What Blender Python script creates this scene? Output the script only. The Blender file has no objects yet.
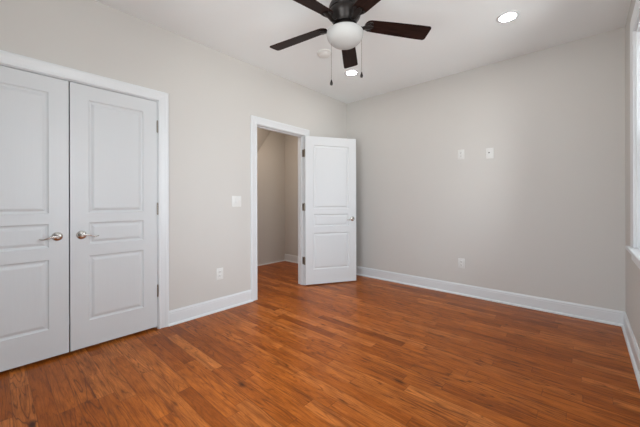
import bpy, bmesh, math
from math import sin, cos, pi, radians
from mathutils import Vector, Matrix

C = bpy.context.scene.collection
SC = bpy.context.scene

# ------------------------------------------------------------------ camera
F_PX, YAW, CXO, CY = 296.3457, 41.9866, -1.4239, 202.6222
PITCH, ROLL = 0.0186, -0.1229
cam_data = bpy.data.cameras.new('camera')
cam = bpy.data.objects.new('camera', cam_data)
C.objects.link(cam)
a = radians(YAW)
rx = Vector((cos(a), sin(a), 0)); fw = Vector((-sin(a), cos(a), 0)); up = Vector((0, 0, 1))
p_, r_ = radians(PITCH), radians(ROLL)
fwd = fw * cos(p_) - up * sin(p_)
z2 = up * cos(p_) + fw * sin(p_)
R = rx * cos(r_) + z2 * sin(r_)
U = z2 * cos(r_) - rx * sin(r_)
M = Matrix((R, U, -fwd)).transposed().to_4x4()
M.translation = Vector((2.8559, 0.0, 1.131))
cam.matrix_world = M
cam_data.sensor_width = 36
cam_data.lens = F_PX * 36 / 640
cam_data.shift_x = -CXO / 640
cam_data.shift_y = (CY - 213.5) / 640
cam_data.clip_start = 0.02
SC.camera = cam

# ------------------------------------------------------------------ world, exposure
SC.view_settings.view_transform = 'Standard'
SC.view_settings.look = 'None'
SC.view_settings.gamma = 1
SC.view_settings.use_curve_mapping = False
SC.view_settings.exposure = 0.0

WORLD_STRENGTH = 9.3
w = bpy.data.worlds.new('sky'); SC.world = w; w.use_nodes = True
nt = w.node_tree; nt.nodes.clear()
tc = nt.nodes.new('ShaderNodeTexCoord'); sx = nt.nodes.new('ShaderNodeSeparateXYZ')
rp = nt.nodes.new('ShaderNodeValToRGB'); bg = nt.nodes.new('ShaderNodeBackground'); wo = nt.nodes.new('ShaderNodeOutputWorld')
mr = nt.nodes.new('ShaderNodeMapRange')
mr.inputs['From Min'].default_value = -1; mr.inputs['From Max'].default_value = 1
e = rp.color_ramp.elements
e[0].position = 0.46; e[0].color = (0.88, 0.89, 0.88, 1)
e[1].position = 0.52; e[1].color = (0.88, 0.95, 1.01, 1)
nt.links.new(tc.outputs['Generated'], sx.inputs[0]); nt.links.new(sx.outputs['Z'], mr.inputs['Value'])
nt.links.new(mr.outputs[0], rp.inputs[0]); nt.links.new(rp.outputs[0], bg.inputs[0]); nt.links.new(bg.outputs[0], wo.inputs[0])
bg.inputs[1].default_value = WORLD_STRENGTH

# room dimensions
W, D, H, Y0 = 3.126, 3.8597, 2.7198, -0.42
T = 0.12                                   # wall thickness
HALL_X, HALL_Y0 = -1.50, 1.25
WIN_Z0, WIN_Z1 = 0.80, 2.346
WINS = [(2.38, 3.074), (0.20, 1.40)]     # right wall windows, y range of the openings; second one added for light
CL_Y0, CL_Y1 = -0.2115, 1.011               # closet opening
EN_Y0, EN_Y1 = 2.098, 2.880                # entry opening
DOOR_H = 2.043


REAR_Z0 = 0.32                             # sill of the added rear window, low to light floor and closet
ADDED_REAR_WINS = [(1.30, 2.55)]   # rear window added for fill light, x range of the opening


def portal(y0, y1, rear=False):
    l = bpy.data.lights.new('window_daylight', 'AREA'); l.shape = 'RECTANGLE'
    l.size = WIN_Z1 - WIN_Z0; l.size_y = y1 - y0
    z0 = REAR_Z0 if rear else WIN_Z0
    l.size = WIN_Z1 - z0
    l.cycles.is_portal = True
    o = bpy.data.objects.new('window_daylight', l); C.objects.link(o)
    o.location = (W + 0.16, (y0 + y1) / 2, (z0 + WIN_Z1) / 2)
    o.rotation_euler = (0, radians(90), 0)
    if rear:
        o.location = ((y0 + y1) / 2, Y0 - 0.16, (z0 + WIN_Z1) / 2); o.rotation_euler = (0, radians(90), radians(-90))


for wy in WINS:
    portal(*wy)
for wx in ADDED_REAR_WINS:
    portal(*wx, True)

hl = bpy.data.lights.new('hallway_ceiling_lamp', 'AREA'); hl.shape = 'DISK'; hl.size = 0.25
hl.energy = 12; hl.color = (1.0, 0.80, 0.62)
ho = bpy.data.objects.new('hallway_ceiling_lamp', hl); C.objects.link(ho); ho.location = (-0.62, 2.75, H - 0.04)


# ------------------------------------------------------------------ materials
def mat(name, col, rough=0.5, metal=0.0, bump=None, spec=0.5, emit=None, var=0.0):
    m = bpy.data.materials.new(name); m.use_nodes = True
    nt = m.node_tree; b = nt.nodes['Principled BSDF']
    b.inputs['Base Color'].default_value = (*col, 1)
    b.inputs['Roughness'].default_value = rough
    b.inputs['Metallic'].default_value = metal
    b.inputs['Specular IOR Level'].default_value = spec
    tc = nt.nodes.new('ShaderNodeTexCoord')
    if var:
        n = nt.nodes.new('ShaderNodeTexNoise'); n.inputs['Scale'].default_value = 2.5; n.inputs['Detail'].default_value = 3
        mx = nt.nodes.new('ShaderNodeMix'); mx.data_type = 'RGBA'
        mx.inputs['A'].default_value = (*[c * (1 - var) for c in col], 1)
        mx.inputs['B'].default_value = (*[min(1, c * (1 + var)) for c in col], 1)
        nt.links.new(tc.outputs['Object'], n.inputs['Vector']); nt.links.new(n.outputs[0], mx.inputs['Factor'])
        nt.links.new(mx.outputs['Result'], b.inputs['Base Color'])
    if bump:
        scale, strength, stretch = bump
        mp = nt.nodes.new('ShaderNodeMapping'); mp.inputs['Scale'].default_value = stretch
        n = nt.nodes.new('ShaderNodeTexNoise'); n.inputs['Scale'].default_value = scale; n.inputs['Detail'].default_value = 4
        bp = nt.nodes.new('ShaderNodeBump'); bp.inputs['Strength'].default_value = strength; bp.inputs['Distance'].default_value = 0.002
        nt.links.new(tc.outputs['Object'], mp.inputs[0]); nt.links.new(mp.outputs[0], n.inputs['Vector'])
        nt.links.new(n.outputs[0], bp.inputs['Height']); nt.links.new(bp.outputs[0], b.inputs['Normal'])
    if emit:
        b.inputs['Emission Color'].default_value = (*emit[0], 1); b.inputs['Emission Strength'].default_value = emit[1]
    return m


WALL = mat('greige_wall_paint', (0.608, 0.594, 0.570), 0.75, bump=(160, 0.06, (1, 1, 1)), spec=0.25, var=0.012)
HALLWALL = WALL
CEIL = mat('flat_white_ceiling_paint', (0.86, 0.895, 0.905), 0.9, bump=(120, 0.05, (1, 1, 1)), spec=0.15, var=0.01)
TRIM = mat('semi_gloss_white_trim', (0.72, 0.745, 0.765), 0.32, var=0.006)
DOORM = mat('white_moulded_door_paint', (0.645, 0.668, 0.685), 0.38, bump=(60, 0.16, (1, 1, 0.06)), var=0.006)
DARK = mat('dark_gap', (0.02, 0.018, 0.016), 0.9)
PLATE = mat('white_plastic', (0.73, 0.735, 0.72), 0.4, var=0.01)
SLOT = mat('dark_slot', (0.03, 0.03, 0.03), 0.6)
NICKEL = mat('satin_nickel', (0.62, 0.60, 0.57), 0.22, 1.0, bump=(90, 0.03, (1, 1, 1)))
HINGE = mat('aged_nickel_hinge', (0.30, 0.27, 0.23), 0.38, 1.0, bump=(90, 0.05, (1, 1, 1)))
FANMETAL = mat('oil_rubbed_bronze', (0.014, 0.011, 0.010), 0.36, 0.4, bump=(70, 0.04, (1, 1, 1)))
GLOBE = mat('frosted_opal_glass', (0.45, 0.455, 0.45), 0.6, spec=0.2, var=0.01)
CHAIN = mat('bronze_bead_chain', (0.16, 0.13, 0.11), 0.4, 0.8, bump=(300, 0.1, (1, 1, 1)))
LENS = mat('lit_lamp_lens', (0.9, 0.9, 0.88), 0.4, emit=((1.0, 0.97, 0.94), 75.0))


def blade_material():
    m = bpy.data.materials.new('dark_walnut_blade'); m.use_nodes = True
    nt = m.node_tree; b = nt.nodes['Principled BSDF']
    tc = nt.nodes.new('ShaderNodeTexCoord'); mp = nt.nodes.new('ShaderNodeMapping'); mp.inputs['Scale'].default_value = (3, 40, 40)
    n = nt.nodes.new('ShaderNodeTexNoise'); n.inputs['Scale'].default_value = 2; n.inputs['Detail'].default_value = 5
    rp = nt.nodes.new('ShaderNodeValToRGB')
    rp.color_ramp.elements[0].color = (0.010, 0.004, 0.003, 1); rp.color_ramp.elements[0].position = 0.35
    rp.color_ramp.elements[1].color = (0.030, 0.013, 0.009, 1); rp.color_ramp.elements[1].position = 0.75
    nt.links.new(tc.outputs['Object'], mp.inputs[0]); nt.links.new(mp.outputs[0], n.inputs['Vector'])
    nt.links.new(n.outputs[0], rp.inputs[0]); nt.links.new(rp.outputs[0], b.inputs['Base Color'])
    b.inputs['Roughness'].default_value = 0.45; b.inputs['Specular IOR Level'].default_value = 0.1
    return m


BLADE = blade_material()


def glass_material():
    m = bpy.data.materials.new('window_glass'); m.use_nodes = True
    nt = m.node_tree; nt.nodes.clear()
    o = nt.nodes.new('ShaderNodeOutputMaterial'); mx = nt.nodes.new('ShaderNodeMixShader')
    t = nt.nodes.new('ShaderNodeBsdfTransparent'); g = nt.nodes.new('ShaderNodeBsdfGlossy'); g.inputs['Roughness'].default_value = 0.02
    f = nt.nodes.new('ShaderNodeFresnel'); f.inputs[0].default_value = 1.3
    nt.links.new(f.outputs[0], mx.inputs[0]); nt.links.new(t.outputs[0], mx.inputs[1]); nt.links.new(g.outputs[0], mx.inputs[2])
    nt.links.new(mx.outputs[0], o.inputs[0])
    return m


GLASS = glass_material()


def floor_material():
    m = bpy.data.materials.new('stained_oak_strip_floor'); m.use_nodes = True
    nt = m.node_tree; b = nt.nodes['Principled BSDF']; L = nt.links.new
    N = nt.nodes.new

    def math_(op, a, b_=None, c=None):
        n = N('ShaderNodeMath'); n.operation = op
        for i, v in enumerate((a, b_, c)):
            if v is None: continue
            if isinstance(v, (int, float)): n.inputs[i].default_value = v
            else: L(v, n.inputs[i])
        return n.outputs[0]

    def comb(x, y, z):
        n = N('ShaderNodeCombineXYZ')
        for i, v in enumerate((x, y, z)):
            if isinstance(v, (int, float)): n.inputs[i].default_value = v
            else: L(v, n.inputs[i])
        return n.outputs[0]

    def white(vec):
        n = N('ShaderNodeTexWhiteNoise'); n.noise_dimensions = '3D'; L(vec, n.inputs['Vector']); return n

    def noise(vec, scale, detail, dist=0.0, rough=0.5):
        n = N('ShaderNodeTexNoise'); L(vec, n.inputs['Vector']); n.inputs['Scale'].default_value = scale
        n.inputs['Detail'].default_value = detail; n.inputs['Distortion'].default_value = dist; n.inputs['Roughness'].default_value = rough
        return n.outputs[0]

    def ramp(v, stops):
        n = N('ShaderNodeValToRGB'); L(v, n.inputs[0]); els = n.color_ramp.elements
        while len(els) < len(stops): els.new(0.5)
        for el, (p, c) in zip(els, stops): el.position = p; el.color = (*c, 1)
        return n.outputs[0]

    def mix(fac, A, B, mode='MIX'):
        n = N('ShaderNodeMix'); n.data_type = 'RGBA'; n.blend_type = mode
        if isinstance(fac, (int, float)): n.inputs['Factor'].default_value = fac
        else: L(fac, n.inputs['Factor'])
        for k, v in (('A', A), ('B', B)):
            if isinstance(v, tuple): n.inputs[k].default_value = (*v, 1)
            else: L(v, n.inputs[k])
        return n.outputs['Result']

    tc = N('ShaderNodeTexCoord'); s = N('ShaderNodeSeparateXYZ'); L(tc.outputs['Object'], s.inputs[0])
    x, y = s.outputs['X'], s.outputs['Y']
    PW, PL = 0.083, 0.78
    rowf = math_('DIVIDE', y, PW); row = math_('FLOOR', rowf); fy = math_('FRACT', rowf)
    rn = white(comb(row, 3.7, 1.3))
    off = math_('MULTIPLY', rn.outputs['Value'], 7.0)
    lenf = math_('MULTIPLY_ADD', white(comb(row, 9.1, 5.3)).outputs['Value'], 0.5, 0.75)
    colf = math_('DIVIDE', math_('ADD', x, off), math_('MULTIPLY', lenf, PL))
    col = math_('FLOOR', colf); fx = math_('FRACT', colf)
    pid = white(comb(row, col, 0.5))
    pr = N('ShaderNodeSeparateColor'); L(pid.outputs['Color'], pr.inputs[0])
    r1, r2, r3 = pr.outputs[0], pr.outputs[1], pr.outputs[2]
    # grain coordinates, shifted per board
    gx = math_('ADD', x, math_('MULTIPLY', r1, 37.0)); gy = math_('ADD', y, math_('MULTIPLY', r2, 23.0))
    # cathedral figure: contour bands of a stretched noise
    figure = noise(comb(math_('MULTIPLY', gx, 1.5), math_('MULTIPLY', gy, 17.0), r3), 1.0, 1.5, 0.4)
    band = math_('PINGPONG', math_('MULTIPLY', figure, 10.0), 0.5)
    band = math_('MULTIPLY', band, 2.0)
    fine = noise(comb(math_('MULTIPLY', gx, 9.0), math_('MULTIPLY', gy, 190.0), r3), 1.0, 4.0, 0.3)
    pore = noise(comb(math_('MULTIPLY', gx, 40.0), math_('MULTIPLY', gy, 420.0), r3), 1.0, 2.0)
    streak = noise(comb(math_('MULTIPLY', gx, 2.6), math_('MULTIPLY', gy, 30.0), r1), 1.0, 4.0, 0.5, 0.6)
    mottle = noise(comb(math_('MULTIPLY', gx, 5.0), math_('MULTIPLY', gy, 20.0), r2), 1.0, 3.0, 0.2)
    base = ramp(r3, [(0.0, (0.310, 0.078, 0.010)), (0.22, (0.405, 0.106, 0.013)), (0.6, (0.475, 0.131, 0.018)), (1.0, (0.600, 0.194, 0.042))])
    c = mix(ramp(band, [(0.0, (1, 1, 1)), (0.32, (0.15, 0.15, 0.15)), (1.0, (0, 0, 0))]), base, (0.135, 0.040, 0.011))
    c = mix(math_('MULTIPLY_ADD', r1, 0.65, 0.30), base, c)
    c = mix(0.55, c, mix(1.0, c, ramp(fine, [(0.3, (0.55, 0.50, 0.46)), (0.65, (1.12, 1.12, 1.12))]), 'MULTIPLY'))
    c = mix(0.35, c, mix(1.0, c, ramp(pore, [(0.35, (0.45, 0.40, 0.36)), (0.5, (1, 1, 1))]), 'MULTIPLY'))
    c = mix(ramp(streak, [(0.52, (0, 0, 0)), (0.76, (0.85, 0.85, 0.85))]), c, (0.135, 0.030, 0.006))
    c = mix(0.8, c, mix(1.0, c, ramp(mottle, [(0.30, (0.72, 0.68, 0.62)), (0.68, (1.18, 1.20, 1.22))]), 'MULTIPLY'))
    # knots
    vo = N('ShaderNodeTexVoronoi'); L(comb(math_('MULTIPLY', gx, 3.0), math_('MULTIPLY', gy, 10.0), 0.0), vo.inputs['Vector']); vo.inputs['Scale'].default_value = 1.0
    vg = N('ShaderNodeSeparateColor'); L(vo.outputs['Color'], vg.inputs[0])
    kd = math_('ADD', vo.outputs['Distance'], math_('MULTIPLY', vg.outputs[0], 0.30))
    kd = math_('ADD', kd, math_('MULTIPLY', math_('SUBTRACT', mottle, 0.5), 0.22))
    c = mix(ramp(kd, [(0.05, (0.95, 0.95, 0.95)), (0.12, (0.55, 0.55, 0.55)), (0.20, (0, 0, 0))]), c, (0.045, 0.011, 0.004))
    # seams
    ey = math_('MULTIPLY', math_('MINIMUM', fy, math_('SUBTRACT', 1.0, fy)), PW)
    ex = math_('MULTIPLY', math_('MINIMUM', fx, math_('SUBTRACT', 1.0, fx)), PL)
    ed = math_('MINIMUM', ey, ex)
    seam = ramp(ed, [(0.0006, (1, 1, 1)), (0.0020, (0, 0, 0))])
    c = mix(math_('MULTIPLY', seam, 0.42), c, (0.055, 0.018, 0.007))
    L(c, b.inputs['Base Color'])
    bp = N('ShaderNodeBump'); bp.inputs['Strength'].default_value = 0.25; bp.inputs['Distance'].default_value = 0.001
    hgt = math_('SUBTRACT', math_('MULTIPLY', fine, 0.25), seam)
    L(hgt, bp.inputs['Height']); L(bp.outputs[0], b.inputs['Normal'])
    ro = math_('MULTIPLY_ADD', fine, 0.10, 0.26)
    L(ro, b.inputs['Roughness'])
    b.inputs['Specular IOR Level'].default_value = 0.12
    return m


FLOOR = floor_material()


# ------------------------------------------------------------------ mesh helpers
def obj(name, bm, m, parent=None, smooth=False, loc=None, rot=None):
    bmesh.ops.recalc_face_normals(bm, faces=bm.faces[:])
    me = bpy.data.meshes.new(name); bm.to_mesh(me); bm.free()
    me.materials.append(m)
    if smooth:
        for p in me.polygons: p.use_smooth = True
        try: me.set_sharp_from_angle(angle=radians(40))
        except Exception: pass
    o = bpy.data.objects.new(name, me); C.objects.link(o)
    if parent is not None: o.parent = parent
    if loc is not None: o.location = loc
    if rot is not None: o.rotation_euler = rot
    return o


def empty(name, loc=(0, 0, 0), rz=0.0, rot=None):
    o = bpy.data.objects.new(name, None); C.objects.link(o); o.empty_display_size = 0.1
    o.location = loc; o.rotation_euler = rot if rot else (0, 0, rz)
    return o


def tag(o, label, cat, group=None, kind=None):
    o['label'] = label; o['category'] = cat
    if group: o['group'] = group
    if kind: o['kind'] = kind
    return o


def struct(o, label, cat):
    return tag(o, label, cat, kind='structure')


def box(bm, lo, hi, bevel=0.0, seg=2):
    vs = bmesh.ops.create_cube(bm, size=1)['verts']
    lo, hi = Vector(lo), Vector(hi)
    for v in vs:
        v.co = Vector(((v.co.x + .5) * (hi.x - lo.x) + lo.x, (v.co.y + .5) * (hi.y - lo.y) + lo.y, (v.co.z + .5) * (hi.z - lo.z) + lo.z))
    if bevel:
        es = list({e for v in vs for e in v.link_edges})
        bmesh.ops.bevel(bm, geom=es, offset=bevel, segments=seg, affect='EDGES', profile=0.5)
    return bm


def lathe(bm, prof, n=48, axis='Z', centre=(0, 0, 0)):
    """prof: list of (radius, height)."""
    rings = []
    c = Vector(centre)
    for r, h in prof:
        ring = []
        cnt = 1 if r < 1e-6 else n
        for i in range(cnt):
            t = 2 * pi * i / n
            q = Vector((r * cos(t), r * sin(t), h))
            if axis == 'X': q = Vector((q.z, q.x, q.y))
            if axis == 'Y': q = Vector((q.x, q.z, q.y))
            ring.append(bm.verts.new(c + q))
        rings.append(ring)
    for A, B in zip(rings, rings[1:]):
        for i in range(n):
            j = (i + 1) % n
            if len(A) == 1 and len(B) == 1: continue
            if len(A) == 1: bm.faces.new((A[0], B[i], B[j]))
            elif len(B) == 1: bm.faces.new((A[i], A[j], B[0]))
            else: bm.faces.new((A[i], A[j], B[j], B[i]))
    return bm


def tube(bm, pts, rad, n=12, flat=1.0, upv=Vector((0, 0, 1))):
    """swept tube; rad may be a list; flat squashes along upv."""
    pts = [Vector(p) for p in pts]
    if not isinstance(rad, (list, tuple)): rad = [rad] * len(pts)
    rings = []
    for i, p in enumerate(pts):
        t = (pts[min(i + 1, len(pts) - 1)] - pts[max(i - 1, 0)]).normalized()
        u = upv if abs(t.dot(upv)) < 0.95 else Vector((1, 0, 0))
        s = t.cross(u).normalized(); v = s.cross(t).normalized()
        rings.append([bm.verts.new(p + (s * cos(2 * pi * k / n) + v * sin(2 * pi * k / n) * flat) * rad[i]) for k in range(n)])
    for A, B in zip(rings, rings[1:]):
        for k in range(n):
            j = (k + 1) % n
            bm.faces.new((A[k], A[j], B[j], B[k]))
    bm.faces.new(rings[0][::-1]); bm.faces.new(rings[-1])
    return bm


def sweep_segments(path, prof, nrm, flip=1, closed=False, ends=(0, 0)):
    """Mitred sweep. path: polyline in the plane with normal nrm; prof points (a, b): a along the in-plane side
    direction, b along nrm. Returns one bmesh per segment. """
    path = [Vector(p) for p in path]; nrm = Vector(nrm)
    n = len(path); out = []
    segs = [(path[i], path[i + 1]) for i in range(n - 1)]
    dirs = [(q - p).normalized() for p, q in segs]
    sides = [nrm.cross(d) * flip for d in dirs]

    def mit(i):
        if i <= 0: return sides[0] + dirs[0] * ends[0]
        if i >= n - 1: return sides[-1] + dirs[-1] * ends[1]
        s = (sides[i - 1] + sides[i]); s = s / s.length
        return s / s.dot(sides[i])

    for i, (p, q) in enumerate(segs):
        bm = bmesh.new()
        A = [bm.verts.new(p + mit(i) * u + nrm * v) for u, v in prof]
        B = [bm.verts.new(q + mit(i + 1) * u + nrm * v) for u, v in prof]
        m = len(prof)
        for k in range(m):
            j = (k + 1) % m
            bm.faces.new((A[k], A[j], B[j], B[k]))
        bm.faces.new(A[::-1]); bm.faces.new(B)
        out.append(bm)
    return out


def merge(bms):
    out = bmesh.new()
    for b in bms:
        me = bpy.data.meshes.new('tmp'); b.to_mesh(me); b.free()
        out.from_mesh(me); bpy.data.meshes.remove(me)
    return out


# ------------------------------------------------------------------ the shell
bm = bmesh.new(); box(bm, (HALL_X - 0.1, Y0 - T, -0.1), (W + T, D + T, 0)); struct(obj('floor', bm, FLOOR), 'orange-brown stained oak strip floor with dark knots', 'floor')
bm = bmesh.new(); box(bm, (HALL_X - 0.1, Y0 - T, H), (W + T, D + T, H + 0.1)); struct(obj('ceiling', bm, CEIL), 'flat off-white ceiling above the fan', 'ceiling')

bm = bmesh.new()
JT = 0.018                                 # jamb thickness, set into the rough openings
box(bm, (-T, Y0, 0), (0, CL_Y0 - JT, H)); box(bm, (-T, CL_Y0 - JT, DOOR_H + JT), (0, CL_Y1 + JT, H)); box(bm, (-T, CL_Y1 + JT, 0), (0, EN_Y0 - JT, H))
box(bm, (-T, EN_Y0 - JT, DOOR_H + JT), (0, EN_Y1 + JT, H)); box(bm, (-T, EN_Y1 + JT, 0), (0, D, H))
struct(obj('wall_left', bm, WALL), 'light greige wall holding the closet and the open doorway', 'wall')
bm = bmesh.new(); box(bm, (HALL_X - 0.1, D, 0), (W + T, D + T, H)); struct(obj('wall_back', bm, WALL), 'plain greige wall with two small plates high up', 'wall')
bm = bmesh.new()
xs_ = [HALL_X - 0.1] + [v for wx in ADDED_REAR_WINS for v in wx] + [W + T]
box(bm, (xs_[0], Y0 - T, 0), (xs_[-1], Y0, REAR_Z0)); box(bm, (xs_[0], Y0 - T, WIN_Z1), (xs_[-1], Y0, H))
for i in (0, 2): box(bm, (xs_[i], Y0 - T, REAR_Z0), (xs_[i + 1], Y0, WIN_Z1))
struct(obj('wall_rear', bm, WALL), 'greige wall behind the camera', 'wall')
bm = bmesh.new()
ys = [Y0] + sorted([v for wy in WINS for v in wy]) + [D]
box(bm, (W, Y0, 0), (W + T, D, WIN_Z0)); box(bm, (W, Y0, WIN_Z1), (W + T, D, H))
for i in (0, 2, 4): box(bm, (W, ys[i], WIN_Z0), (W + T, ys[i + 1], WIN_Z1))
struct(obj('wall_right', bm, WALL), 'shaded greige window wall at the right edge', 'wall')
# hallway and closet enclosure
bm = bmesh.new(); box(bm, (HALL_X - 0.1, HALL_Y0, 0), (HALL_X, D, H)); struct(obj('wall_hallway', bm, HALLWALL), 'dim beige hallway wall seen through the open doorway', 'wall')
bm = bmesh.new(); box(bm, (HALL_X - 0.1, HALL_Y0 - 0.1, 0), (-T, HALL_Y0, H)); struct(obj('wall_hallway_end', bm, HALLWALL), 'hallway end wall beside the closet', 'wall')
bm = bmesh.new(); box(bm, (-0.80, Y0, 0), (-0.72, HALL_Y0 - 0.1, H)); struct(obj('wall_closet', bm, WALL), 'wall inside the closet behind its doors', 'wall')
# sloped stair soffit on the hallway wall
bm = bmesh.new()
pr = [(2.75, 1.30), (3.16, 1.955), (3.64, H)]
lo_ = [bm.verts.new((HALL_X, y, z)) for y, z in pr]
up_ = [bm.verts.new((HALL_X + 0.45, 2.75, H)), bm.verts.new((HALL_X + 0.05, 3.64, H))]; bk = bm.verts.new((HALL_X, 2.75, H))
bm.faces.new((lo_[0], lo_[1], up_[0])); bm.faces.new((lo_[1], lo_[2], up_[1])); bm.faces.new((lo_[1], up_[1], up_[0]))
bm.faces.new((bk, up_[0], up_[1], lo_[2])); bm.faces.new((bk, lo_[0], up_[0])); bm.faces.new((bk, lo_[2], lo_[1], lo_[0]))
struct(obj('trim_1', bm, HALLWALL), 'sloping stair soffit high on the hallway wall', 'soffit')

# baseboards (profile: a = out from wall, b = up), with shoe moulding
BB = [(0, 0), (0.029, 0), (0.028, 0.008), (0.024, 0.015), (0.018, 0.019), (0.0135, 0.020), (0.0135, 0.104), (0.0115, 0.107), (0.0115, 0.113),
      (0.0135, 0.116), (0.012, 0.122), (0.008, 0.127), (0.007, 0.133), (0, 0.134)]
CAS_W = 0.086
Z = (0, 0, 1)
segs = sweep_segments([(0, EN_Y1 + CAS_W - 0.006, 0), (0, D, 0), (W, D, 0), (W, Y0, 0), (0, Y0, 0), (0, CL_Y0 - CAS_W + 0.006, 0)], BB, Z, flip=-1)
labels = [('baseboard_left', 'short white baseboard behind the open door'), ('baseboard_back', 'long white baseboard along the back wall'),
          ('baseboard_right', 'white baseboard below the window'), ('baseboard_rear', 'white baseboard on the wall behind the camera'),
          ('baseboard_left', 'white baseboard stub left of the closet')]
for s, (n, l) in zip(segs, labels): struct(obj(n, s, TRIM), l, 'baseboard')
s, = sweep_segments([(0, CL_Y1 + CAS_W - 0.006, 0), (0, EN_Y0 - CAS_W + 0.006, 0)], BB, Z, flip=-1)
struct(obj('baseboard_left', s, TRIM), 'white baseboard between the closet and the doorway', 'baseboard')
s, = sweep_segments([(HALL_X, D, 0), (-T, D, 0)], BB, Z, flip=-1)
struct(obj('baseboard_hallway', s, TRIM), 'white baseboard at the far end of the hallway', 'baseboard')
SH = [(0, 0), (0.016, 0), (0.014, 0.010), (0.008, 0.017), (0, 0.018)]
s, = sweep_segments([(HALL_X, HALL_Y0, 0), (HALL_X, D - 0.03, 0)], SH, Z, flip=-1)
struct(obj('trim_2', s, TRIM), 'thin white shoe moulding along the hallway wall', 'trim')

# door casings (profile: a = outwards from the opening, b = off the wall)
CAS = [(0, 0), (0, 0.011), (0.004, 0.0135), (0.010, 0.0135), (0.016, 0.0115), (0.024, 0.011), (0.050, 0.0145), (0.060, 0.018), (0.068, 0.019),
       (0.078, 0.019), (CAS_W - 0.002, 0.017), (CAS_W, 0.014), (CAS_W, 0)]


def casing(name, y0, y1, z1, label):
    segs = sweep_segments([(0, y0, 0), (0, y0, z1), (0, y1, z1), (0, y1, 0)], CAS, (1, 0, 0), flip=1)
    return struct(obj(name, merge(segs), TRIM), label, 'door casing')


casing('trim_3', CL_Y0 - 0.006, CL_Y1 + 0.006, DOOR_H + 0.006, 'white casing around the double closet doors')
casing('trim_4', EN_Y0 - 0.006, EN_Y1 + 0.006, DOOR_H + 0.006, 'white casing around the open doorway')


def jamb(name, y0, y1, z1, label, stop_x):
    bm = bmesh.new(); t = 0.018
    e = 0.0008
    box(bm, (-T - 0.001, y0 - t + e, 0), (0.0005, y0, z1 + t - e)); box(bm, (-T - 0.001, y1, 0), (0.0005, y1 + t - e, z1 + t - e)); box(bm, (-T - 0.001, y0, z1), (0.0005, y1, z1 + t - e))
    s0, s1 = stop_x
    box(bm, (s0, y0, 0), (s1, y0 + 0.011, z1), 0.002, 1); box(bm, (s0, y1 - 0.011, 0), (s1, y1, z1), 0.002, 1); box(bm, (s0, y0 + 0.011, z1 - 0.011), (s1, y1 - 0.011, z1), 0.002, 1)
    return struct(obj(name, bm, TRIM), label, 'door jamb')


jamb('trim_5', EN_Y0, EN_Y1, DOOR_H, 'white jamb and stop lining the open doorway', (-0.075, -0.040))
jamb('trim_6', CL_Y0, CL_Y1, DOOR_H, 'white jamb lining the closet opening', (-0.075, -0.043))


# ------------------------------------------------------------------ doors
PANEL_ROWS = [(0.200, 0.701), (0.788, 0.958), (1.033, 1.905)]     # heights above the slab's bottom edge


def slab(w_, h_, t_, stile):
    """door slab in local x 0..w, z 0..h, front face y=0 (normal -y), back y=t; moulded panels on both faces."""
    bm = bmesh.new()
    us = [0, stile, w_ - stile, w_]; vs = [0] + [v for r in PANEL_ROWS for v in r] + [h_]
    ring = [(0, 0), (0.0035, 0.0045), (0.009, 0.0075), (0.015, 0.0085), (0.019, 0.0085), (0.029, 0.004), (0.036, 0.002), (0.040, 0.0015)]
    for y, sgn in ((0, 1), (t_, -1)):
        g = {}
        for i, u in enumerate(us):
            for j, v in enumerate(vs): g[i, j] = bm.verts.new((u, y, v))
        for i in range(3):
            for j in range(len(vs) - 1):
                if i == 1 and j in (1, 3, 5):
                    prev = [g[i, j], g[i + 1, j], g[i + 1, j + 1], g[i, j + 1]]
                    for ins, dep in ring[1:]:
                        u0, u1, v0, v1 = us[i] + ins, us[i + 1] - ins, vs[j] + ins, vs[j + 1] - ins
                        cur = [bm.verts.new((uu, y + sgn * dep, vv)) for uu, vv in ((u0, v0), (u1, v0), (u1, v1), (u0, v1))]
                        for k in range(4): bm.faces.new((prev[k], prev[(k + 1) % 4], cur[(k + 1) % 4], cur[k]))
                        prev = cur
                    bm.faces.new(prev)
                else:
                    bm.faces.new((g[i, j], g[i + 1, j], g[i + 1, j + 1], g[i, j + 1]))
        if y == 0: g0 = g
    nv = len(vs) - 1
    for i in range(3):
        bm.faces.new((g0[i, 0], g0[i + 1, 0], g[i + 1, 0], g[i, 0])); bm.faces.new((g0[i, nv], g0[i + 1, nv], g[i + 1, nv], g[i, nv]))
    for j in range(nv):
        bm.faces.new((g0[0, j], g0[0, j + 1], g[0, j + 1], g[0, j])); bm.faces.new((g0[3, j], g0[3, j + 1], g[3, j + 1], g[3, j]))
    return bm


def lever_handle(parent, x, z, dirx, y=0.0, out=-1):
    """rose on the face at (x, y, z), sticking out along out*y; lever sweeps along dirx."""
    rose = bmesh.new()
    pr = [(0, 0), (0.0325, 0), (0.0325, 0.004), (0.030, 0.008), (0.022, 0.0115), (0.013, 0.014), (0.0115, 0.020), (0.0115, 0.040), (0, 0.040)]
    lathe(rose, [(r, h * out) for r, h in pr], 40, 'Y')
    h = obj('door_handle', rose, NICKEL, parent, True, (x, y, z))
    lv = bmesh.new()
    L = 0.100; pts = []; rad = []
    for i in range(19):
        t = i / 18
        pts.append((dirx * (-0.010 + (L + 0.010) * t), out * (0.046 + 0.006 * sin(pi * t)), 0.007 * sin(2 * pi * t * 0.95) * (0.4 + t) - 0.006 * t))
        rad.append(0.0105 * (1 - 0.52 * t) if i not in (0, 18) else 0.0035)
    tube(lv, pts, rad, 14, 0.8)
    obj('lever', lv, NICKEL, h, True)
    return h


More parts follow.
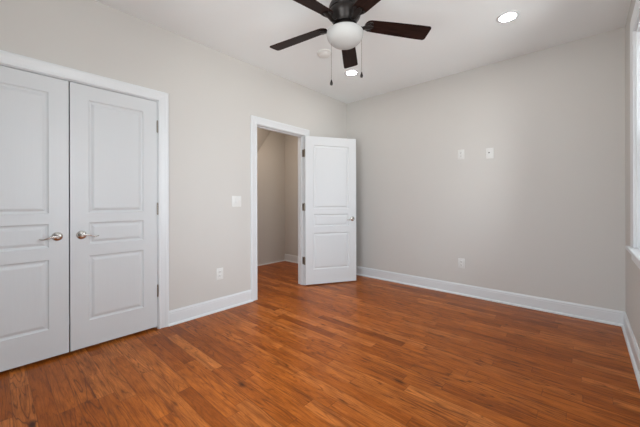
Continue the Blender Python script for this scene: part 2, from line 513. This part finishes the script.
def hinge_bm(z, leaf=0.016, hgt=0.10):
    bm = bmesh.new()
    for k in range(5):
        lathe(bm, [(0, z + k * hgt / 5 + 0.0006), (0.0062, z + k * hgt / 5 + 0.0006), (0.0062, z + (k + 1) * hgt / 5 - 0.0006), (0, z + (k + 1) * hgt / 5 - 0.0006)], 16)
    lathe(bm, [(0, z + hgt), (0.005, z + hgt), (0.006, z + hgt + 0.003), (0.003, z + hgt + 0.006), (0, z + hgt + 0.006)], 12)
    lathe(bm, [(0, z - 0.005), (0.004, z - 0.005), (0.005, z), (0, z)], 12)
    return bm


HZ = [0.285, 1.020, 1.757]


def closet_door(name, y_hinge, hinge_side, label):
    """hinge_side +1: hinged at its high-y edge."""
    wdt = 0.605
    y0 = y_hinge - wdt if hinge_side > 0 else y_hinge
    root = empty(name, (0, y0, 0.022), rz=radians(90))       # local x -> +y, local -y -> +x (room side)
    sl = obj('door_slab', slab(wdt, 2.016, 0.035, 0.111), DOORM, root)
    sl.location = (0, 0.002, 0)
    xl = wdt - 0.057 if hinge_side < 0 else 0.065
    xl = wdt - 0.066 if hinge_side < 0 else 0.067
    lever_handle(root, xl, 0.866, -1 if hinge_side < 0 else 1, 0.002)
    for hz in HZ:
        o = obj('hinge', hinge_bm(hz - 0.014), HINGE, root, True)
        o.location = (wdt + 0.0015 if hinge_side > 0 else -0.0015, -0.004, 0)
    return struct(root, label, 'door')


closet_door('door_1', CL_Y0 + 0.0025, -1, 'white panelled closet door cut by the left edge, lever pointing left')
closet_door('door_2', CL_Y1 - 0.0025, 1, 'white panelled closet door beside the light wall, hinged on its right')

# open entry door: local x from hinge to latch, visible (hallway) face at local y=0
ANG = radians(149.7)
dvec = Vector((sin(ANG), -cos(ANG), 0))
root = empty('door_3', (0.006, EN_Y1 - 0.002, 0.014), rz=math.atan2(dvec.y, dvec.x))
DW = 0.752
sl = obj('door_slab', slab(DW, 2.023, 0.035, 0.114), DOORM, root); sl.location = (0.004, -0.035, 0)
lever_handle(root, DW - 0.056, 0.885, -1, -0.035, -1)
h2 = lever_handle(root, DW - 0.056, 0.885, -1, 0.0, 1)
bm = bmesh.new(); box(bm, (DW + 0.0035, -0.029, 0.855), (DW + 0.0050, -0.006, 0.915)); obj('latch_plate', bm, NICKEL, root)
for hz in HZ:
    hg = obj('hinge', hinge_bm(hz - 0.014), HINGE, root, True)
    lf = bmesh.new()                      # leaf on the door edge
    box(lf, (0.0025, -0.034, hz - 0.014), (0.0045, 0.0, hz + 0.086), 0.0005, 1)
    obj('door_leaf', lf, HINGE, hg)
struct(root, 'white three-panel door standing open against the back corner', 'door')
for hz in HZ:                             # leaves screwed to the jamb
    lf = bmesh.new(); box(lf, (-0.036, EN_Y1 - 0.0022, hz), (0.004, EN_Y1 + 0.0002, hz + 0.10), 0.0006, 1)
    for k, dz in enumerate((0.018, 0.05, 0.082)):
        lathe(lf, [(0, -0.0034), (0.0035, -0.0034), (0.0042, -0.0022), (0, -0.0022)], 12, 'Y', (-0.020 + (k % 2) * 0.008, EN_Y1, hz + dz))
    o = obj('hinge_leaf', lf, HINGE, bpy.data.objects['trim_5'])


# ------------------------------------------------------------------ windows
def window(name, y0, y1, label, rear=False):
    root = empty(name, (W, (y0 + y1) / 2, WIN_Z0))
    if rear:
        root.location = ((y0 + y1) / 2, Y0, REAR_Z0); root.rotation_euler = (0, 0, radians(-90))
    hw = (y1 - y0) / 2; hh = WIN_Z1 - (REAR_Z0 if rear else WIN_Z0)

    def P(n, bm, m, par=root, smooth=False): return obj(n, bm, m, par, smooth)
    WC = [(0, 0), (0, 0.016), (0.010, 0.018), (0.045, 0.018), (0.080, 0.019), (0.104, 0.022), (0.110, 0.020), (0.112, 0.016), (0.112, 0)]
    segs = sweep_segments([(0, hw, 0), (0, hw, hh), (0, -hw, hh), (0, -hw, 0)], WC, (-1, 0, 0), flip=1)
    P('casing', merge(segs), TRIM)
    bm = bmesh.new(); t = 0.018
    box(bm, (0, hw - t, 0), (T, hw, hh)); box(bm, (0, -hw, 0), (T, -hw + t, hh)); box(bm, (0, -hw + t, hh - t), (T, hw - t, hh)); box(bm, (0.02, -hw + t, 0), (T, hw - t, 0.016))
    for s in (-1, 1):                     # parting stops
        box(bm, (0.030, s * (hw - t) - 0.006, 0.016), (0.040, s * (hw - t) + 0.006, hh - t)); box(bm, (0.072, s * (hw - t) - 0.005, 0.016), (0.078, s * (hw - t) + 0.005, hh - t))
    P('jamb_frame', bm, TRIM)
    mid = hh * 0.5
    for n, x0, z0, z1 in (('lower_sash', 0.042, 0.018, mid + 0.02), ('upper_sash', 0.079, mid - 0.02, hh - t - 0.001)):
        w2 = hw - t - 0.007; st = 0.045
        bm = bmesh.new()
        box(bm, (x0, -w2, z0), (x0 + 0.028, -w2 + st, z1), 0.003, 1); box(bm, (x0, w2 - st, z0), (x0 + 0.028, w2, z1), 0.003, 1)
        box(bm, (x0, -w2 + st, z0), (x0 + 0.028, w2 - st, z0 + st), 0.003, 1); box(bm, (x0, -w2 + st, z1 - st), (x0 + 0.028, w2 - st, z1), 0.003, 1)
        sh = P('sash', bm, TRIM)
        g = bmesh.new(); box(g, (x0 + 0.012, -w2 + st - 0.004, z0 + st - 0.004), (x0 + 0.016, w2 - st + 0.004, z1 - st + 0.004)); obj('glass_pane', g, GLASS, sh)
        if n == 'lower_sash':
            lk = bmesh.new(); box(lk, (x0 + 0.004, -0.03, z1), (x0 + 0.024, 0.03, z1 + 0.012), 0.003, 2); obj('sash_lock', lk, PLATE, sh, True)
    bm = bmesh.new(); box(bm, (-0.046, -hw - 0.127, -0.022), (0.030, hw + 0.127, 0.003), 0.005, 3); P('stool', bm, TRIM)
    bm = bmesh.new(); box(bm, (-0.017, -hw - 0.108, -0.095), (0.0, hw + 0.108, -0.022), 0.003, 2); P('apron', bm, TRIM)
    return struct(root, label, 'window')


window('window_1', *WINS[0], 'bright white-framed window at the right edge')
window('added_window_side', *WINS[1], 'white-framed window added beside the camera for light')  # unseen opening, put in to brighten the closet side
window('added_window_rear', *ADDED_REAR_WINS[0], 'wide white-framed window added behind the camera for fill light', True)  # unseen opening, put in to brighten the back wall and ceiling

# ------------------------------------------------------------------ ceiling fan
FX, FY, FR, FZ, PH = 1.545, 1.750, 0.649, 2.420, 0.870
fan = empty('ceiling_fan', (FX, FY, H))
tag(fan, 'dark five-blade ceiling fan with white bowl light and pull chains', 'ceiling fan')
dz = FZ - H                                # blade plane, local
bm = bmesh.new(); lathe(bm, [(0, 0), (0.085, 0), (0.088, -0.012), (0.082, -0.035), (0.060, -0.052), (0.045, -0.060), (0, -0.060)], 56); obj('canopy', bm, FANMETAL, fan, True)
bm = bmesh.new()
lathe(bm, [(0, -0.056), (0.022, -0.056), (0.022, -0.088), (0.048, -0.092), (0.070, -0.100), (0.092, -0.114), (0.108, -0.133), (0.117, -0.155), (0.119, -0.180),
           (0.114, -0.186), (0.117, -0.192), (0.117, -0.212), (0.110, -0.232), (0.098, -0.250), (0.088, -0.262), (0.084, -0.285), (0, -0.285)], 64)
obj('motor_housing', bm, FANMETAL, fan, True)
bm = bmesh.new()
lathe(bm, [(0, -0.285), (0.070, -0.285), (0.074, -0.295), (0.072, -0.312), (0.080, -0.320), (0.100, -0.326), (0.118, -0.332), (0.124, -0.340), (0.120, -0.348), (0, -0.348)], 56)
obj('light_fitter', bm, FANMETAL, fan, True)
bm = bmesh.new()
bowl = [(0.120, -0.334), (0.130, -0.339), (0.1345, -0.348)]
for i in range(1, 15):
    t = i / 14 * pi / 2
    bowl.append((0.135 * cos(t) ** 0.9 if i < 14 else 0, -0.353 - 0.090 * sin(t)))
lathe(bm, bowl, 64); obj('glass_bowl', bm, GLOBE, fan, True)

DROOP = radians(2.7)
BW0, BW1, PITCHB = 0.052, 0.066, radians(12)
blade0 = bmesh.new()
xs0 = 0.150
outline = []
N_ = 10
for i in range(N_ + 1):                   # rounded root
    t = pi / 2 + pi * i / N_
    outline.append((xs0 + 0.045 + 0.045 * cos(t), BW0 * sin(t)))
outline += [(0.35, -BW0 - 0.007), (0.55, -BW1 + 0.001)]
rc = 0.020
for cx_, cy_, t0 in ((FR - rc, -BW1 + rc, -pi / 2), (FR - rc, BW1 - rc, 0)):
    for i in range(7):
        t = t0 + pi / 2 * i / 6
        outline.append((cx_ + rc * cos(t), cy_ + rc * sin(t)))
outline += [(0.55, BW1 - 0.001), (0.35, BW0 + 0.007)]
top = [blade0.verts.new((x, y, 0.003)) for x, y in outline]; bot = [blade0.verts.new((x, y, -0.003)) for x, y in outline]
blade0.faces.new(top); blade0.faces.new(bot[::-1])
for k in range(len(outline)): blade0.faces.new((top[k], top[(k + 1) % len(outline)], bot[(k + 1) % len(outline)], bot[k]))
iron = bmesh.new()
# curved bracket: arm from housing, forked plate under the blade
tube(iron, [(0.085, 0, -0.005), (0.105, 0, -0.026), (0.130, 0, -0.030), (0.155, 0, -0.018), (0.185, 0, -0.010), (0.215, 0, -0.009)], [0.013, 0.016, 0.018, 0.021, 0.022, 0.010], 12, 0.40)
for s in (-1, 1):
    tube(iron, [(0.150, 0, -0.019), (0.165, s * 0.022, -0.013), (0.185, s * 0.036, -0.008), (0.205, s * 0.036, -0.007)], [0.010, 0.010, 0.010, 0.008], 10, 0.5)
    lathe(iron, [(0, -0.012), (0.006, -0.012), (0.007, -0.008), (0.007, -0.004), (0, -0.004)], 12, 'Z', (0.200, s * 0.034, 0))
lathe(iron, [(0, -0.015), (0.006, -0.015), (0.007, -0.011), (0.007, -0.006), (0, -0.006)], 12, 'Z', (0.208, 0, 0))
b0 = obj('fan_blade', blade0, BLADE, fan); i0 = obj('blade_bracket', iron, FANMETAL, b0, True)
for k in range(5):
    if k == 0: b, ir = b0, i0
    else:
        b = b0.copy(); C.objects.link(b); b.parent = fan
        ir = i0.copy(); C.objects.link(ir); ir.parent = b
    ang = PH + k * 2 * pi / 5
    b.matrix_local = Matrix.Translation((0, 0, dz + FR * sin(DROOP))) @ Matrix.Rotation(ang, 4, 'Z') @ Matrix.Rotation(DROOP, 4, 'Y') @ Matrix.Rotation(-PITCHB, 4, 'X')


def chain(dx, dy, ztop, zbot):
    bm = bmesh.new(); n = 60
    n = int((ztop - zbot) / 0.0042)
    tube(bm, [(dx, dy, ztop), (dx, dy, zbot)], 0.0010, 8)
    for i in range(n):
        z = ztop - (i + .5) * (ztop - zbot) / n
        lathe(bm, [(0, z - 0.0016), (0.0016, z), (0, z + 0.0016)], 6, 'Z', (dx, dy, 0))
    c = obj('pull_chain', bm, CHAIN, fan, True)
    kb = bmesh.new()
    lathe(kb, [(0, zbot + 0.004), (0.004, zbot + 0.003), (0.005, zbot - 0.004), (0.010, zbot - 0.018), (0.0115, zbot - 0.027), (0.008, zbot - 0.036), (0, zbot - 0.039)], 20, 'Z', (dx, dy, 0))
    obj('pull_knob', kb, FANMETAL, c, True)


rr = Vector((cos(a), sin(a)))              # camera right in plan
for off, ybot in ((-0.100, -0.690), (0.122, -0.634)):
    chain(rr.x * off, rr.y * off, -0.335, ybot)


# ------------------------------------------------------------------ recessed lights, smoke detector
def recessed(x, y, label):
    root = empty('recessed_light', (x, y, H))
    bm = bmesh.new()
    lathe(bm, [(0.060, -0.001), (0.062, -0.008), (0.070, -0.011), (0.080, -0.009), (0.086, -0.004), (0.087, 0.0), (0.060, 0.0)], 56)
    obj('trim_ring', bm, TRIM, root, True)
    bm = bmesh.new(); lathe(bm, [(0, -0.0075), (0.030, -0.0072), (0.0615, -0.005), (0.0615, -0.001), (0, -0.001)], 48); obj('lens', bm, LENS, root, True)
    return tag(root, label, 'recessed light', 'recessed ceiling lights')


recessed(2.366, 2.973, 'round lit recessed light on the open ceiling right of the fan')
recessed(0.734, 2.965, 'round lit recessed light below the fan blade near the corner')

sd = empty('smoke_detector', (0.802, 2.380, H)); tag(sd, 'round white smoke detector on the ceiling left of the fan bowl', 'smoke detector')
bm = bmesh.new(); lathe(bm, [(0, 0), (0.078, 0), (0.078, -0.010), (0.073, -0.014), (0, -0.014)], 48); obj('base', bm, PLATE, sd, True)
bm = bmesh.new(); lathe(bm, [(0.060, -0.013), (0.060, -0.020), (0.056, -0.021), (0.056, -0.025), (0.060, -0.026), (0.056, -0.034), (0.046, -0.040), (0.020, -0.043), (0, -0.043)], 48); obj('cover', bm, PLATE, sd, True)


# ------------------------------------------------------------------ wall plates (local x across, z up, -y out of the wall)
def plate(root, w_, h_):
    bm = bmesh.new(); box(bm, (-w_ / 2, -0.006, -h_ / 2), (w_ / 2, 0, h_ / 2), 0.0025, 2)
    return obj('cover_plate', bm, PLATE, root, True)


def screw(root, x, z):
    bm = bmesh.new(); lathe(bm, [(0, -0.0075), (0.0025, -0.0072), (0.0032, -0.006), (0.0032, -0.004), (0, -0.004)], 14, 'Y', (x, 0, z)); obj('screw', bm, PLATE, root, True)


def outlet(name, loc, rz, label):
    r = empty(name, loc, rz); plate(r, 0.076, 0.120)
    for s in (-1, 1):
        bm = bmesh.new(); box(bm, (-0.0165, -0.0085, s * 0.020 - 0.0145), (0.0165, -0.004, s * 0.020 + 0.0145), 0.006, 3)
        f = obj('receptacle', bm, PLATE, r, True)
        bm = bmesh.new()
        box(bm, (-0.0075, -0.0089, s * 0.020 - 0.002), (-0.0050, -0.0083, s * 0.020 + 0.0075)); box(bm, (0.0050, -0.0089, s * 0.020 - 0.001), (0.0072, -0.0083, s * 0.020 + 0.0065))
        lathe(bm, [(0, -0.0089), (0.0026, -0.0089), (0.0026, -0.0083), (0, -0.0083)], 12, 'Y', (0, 0, s * 0.020 - 0.008))
        obj('slots', bm, SLOT, f)
    screw(r, 0, 0)
    return tag(r, label, 'outlet')


outlet('wall_outlet', (0, 1.619, 0.385), radians(90), 'white duplex outlet low on the left wall beside the doorway')
outlet('wall_outlet', (1.730, D, 0.385), 0, 'white duplex outlet low on the back wall above the baseboard')
outlet('wall_outlet', (1.728, D, 1.712), 0, 'left of the two small white plates high on back wall, a duplex outlet')

r = empty('cable_plate', (2.038, D, 1.694), 0); plate(r, 0.080, 0.122)
bm = bmesh.new(); lathe(bm, [(0, -0.016), (0.0048, -0.016), (0.0048, -0.008), (0.0075, -0.008), (0.0075, -0.005), (0, -0.005)], 20, 'Y', (-0.006, 0, 0.008)); obj('coax_jack', bm, SLOT, r, True)
screw(r, 0, 0.042); screw(r, 0, -0.042)
tag(r, 'white cable plate with dark jack, right of the two high plates', 'wall plate')

r = empty('light_switch', (0, 1.822, 1.146), radians(90)); plate(r, 0.116, 0.120)
for s in (-1, 1):
    bm = bmesh.new(); box(bm, (s * 0.023 - 0.0165, -0.0075, -0.033), (s * 0.023 + 0.0165, -0.004, 0.033), 0.002, 2)
    rk = obj('rocker', bm, PLATE, r, True)
    screw(r, s * 0.023, 0.048); screw(r, s * 0.023, -0.048)
tag(r, 'double white switch plate on the left wall before the doorway', 'light switch')
